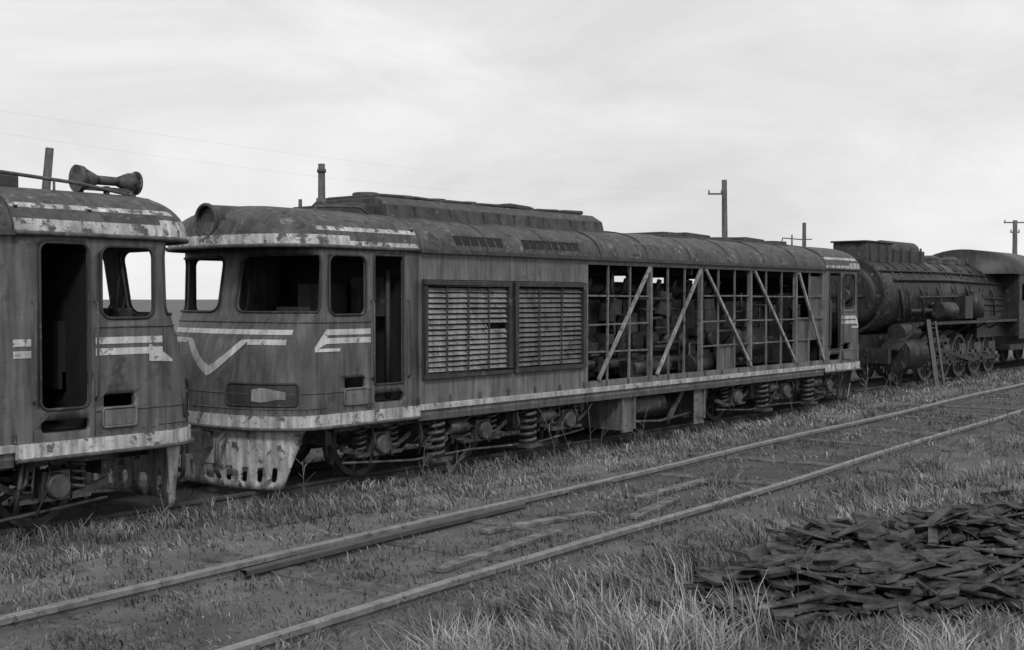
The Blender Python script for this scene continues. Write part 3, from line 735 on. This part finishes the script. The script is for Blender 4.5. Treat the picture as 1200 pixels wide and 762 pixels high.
for i in range(95):
    if i<70: s=random.uniform(4.6,7.4); nn=random.uniform(2.9,4.1)
    else: s=random.uniform(5.6,8.4); nn=random.uniform(.9,1.9)
    cx,cy,_=tp(s,nn)
    if inpile(cx,cy,1.05): continue
    tuft(cx,cy,random.randint(50,120),random.uniform(.04,.12),random.uniform(.24,.5),random.uniform(.9,1.9))
for i in range(30):
    cx=random.uniform(6.6,11.5); cy=random.uniform(2.4,4.0); tuft(cx,cy,random.randint(8,24),random.uniform(.02,.06),random.uniform(.2,.42),random.uniform(.8,1.5))
for i in range(560):
    s=random.uniform(2,45); nn=random.uniform(7.2,11.6); cx,cy,_=tp(s,nn)
    if cy>12.3: continue
    tuft(cx,cy,random.randint(15,45),random.uniform(.06,.22),random.uniform(.09,.2),random.uniform(.4,1.3))
for i in range(300):
    cx=random.uniform(4,46); cy=random.uniform(11.7,13.1); tuft(cx,cy,random.randint(10,35),random.uniform(.05,.16),random.uniform(.12,.28),random.uniform(.5,1.2))
for i in range(110):
    cx=random.uniform(3.5,9.5); cy=random.uniform(12.3,13.2); tuft(cx,cy,random.randint(12,35),random.uniform(.05,.14),random.uniform(.14,.28),random.uniform(.5,1.1))
for i in range(280):
    s=random.uniform(1,30); nn=NC+random.choice([-1.2,-.3,.1,.4,1.15])+random.uniform(-.25,.25); cx,cy,_=tp(s,nn)
    tuft(cx,cy,random.randint(12,35),random.uniform(.04,.14),random.uniform(.06,.15),random.uniform(.5,1.1))
X1=np.concatenate(tx);Y1=np.concatenate(ty);H1=np.concatenate(hh);T1=np.concatenate(tt)
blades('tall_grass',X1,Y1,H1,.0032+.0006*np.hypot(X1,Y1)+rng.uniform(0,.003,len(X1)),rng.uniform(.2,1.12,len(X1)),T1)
g=G()
for i in range(90):
    if i<40: cx,cy,_=tp(random.uniform(9,17),random.uniform(3.0,4.5))
    else: cx,cy,_=tp(random.uniform(5,30),random.choice([random.uniform(2.6,4.4),random.uniform(7.4,10)]))
    z=float(gh(cx,cy)); H=random.uniform(.3,.85); lx,ly=random.gauss(0,.12),random.gauss(0,.12)
    pts=[Vector((cx+lx*t*t,cy+ly*t*t,z+H*t)) for t in lin(0,1,5)]; g.tube(pts,.0035,4)
    for k in range(random.randint(4,9)):
        t=random.uniform(.4,1); b=Vector((cx+lx*t*t,cy+ly*t*t,z+H*t)); a=random.uniform(0,6.28); l=random.uniform(.05,.14)
        g.tube([b,b+Vector((math.cos(a)*l,math.sin(a)*l,l*.9))],.003,3)
g.emit('dry_weeds',M['weed'],doubles=False)

# ------------------------------------------------------------ light
w=bpy.data.worlds.new('World'); sc.world=w; w.use_nodes=True; nt=w.node_tree; L=nt.links
bg=nt.nodes['Background']; bg.inputs[1].default_value=.1
sky=N(nt,'ShaderNodeTexSky'); sky.sky_type='NISHITA'; sky.sun_disc=False
SE,AZ=math.radians(40),math.radians(222)
sky.sun_elevation=SE; sky.sun_rotation=AZ
bw=N(nt,'ShaderNodeRGBToBW'); L.new(sky.outputs[0],bw.inputs[0])
tc=N(nt,'ShaderNodeTexCoord'); mp=N(nt,'ShaderNodeMapping'); mp.inputs['Scale'].default_value=(1,1,2.6); L.new(tc.outputs['Generated'],mp.inputs[0])
n1=N(nt,'ShaderNodeTexNoise'); n1.inputs['Scale'].default_value=3.4; n1.inputs['Detail'].default_value=6; n1.inputs['Roughness'].default_value=.58; n1.inputs['Distortion'].default_value=.5; L.new(mp.outputs[0],n1.inputs['Vector'])
mr=N(nt,'ShaderNodeMapRange'); mr.inputs[1].default_value=.3; mr.inputs[2].default_value=.7; mr.inputs[3].default_value=7.0; mr.inputs[4].default_value=9.9; L.new(n1.outputs['Fac'],mr.inputs[0])
mx=N(nt,'ShaderNodeMix'); mx.data_type='FLOAT'; mx.inputs[0].default_value=.12; L.new(mr.outputs[0],mx.inputs[2]); L.new(bw.outputs[0],mx.inputs[3])
cb=N(nt,'ShaderNodeCombineColor')
for k in range(3): L.new(mx.outputs[0],cb.inputs[k])
L.new(cb.outputs[0],bg.inputs[0])
sd=bpy.data.lights.new('sun','SUN'); sd.energy=1.5; sd.angle=math.radians(10); sd.color=(1,.998,.994)
so=bpy.data.objects.new('sun',sd); sc.collection.objects.link(so)
dirv=Vector((math.sin(AZ)*math.cos(SE),math.cos(AZ)*math.cos(SE),math.sin(SE)))
so.rotation_euler=dirv.to_track_quat('Z','Y').to_euler()

# ------------------------------------------------------------ camera
cd=bpy.data.cameras.new('camera'); cd.lens=42; cd.sensor_width=36; cd.clip_end=6000; cd.clip_start=.05
co=bpy.data.objects.new('camera',cd); sc.collection.objects.link(co); co.location=(0,0,2.97)
th=math.radians(39.4)
co.rotation_euler=(math.radians(90-1.27),0,th-math.pi/2)
sc.camera=co
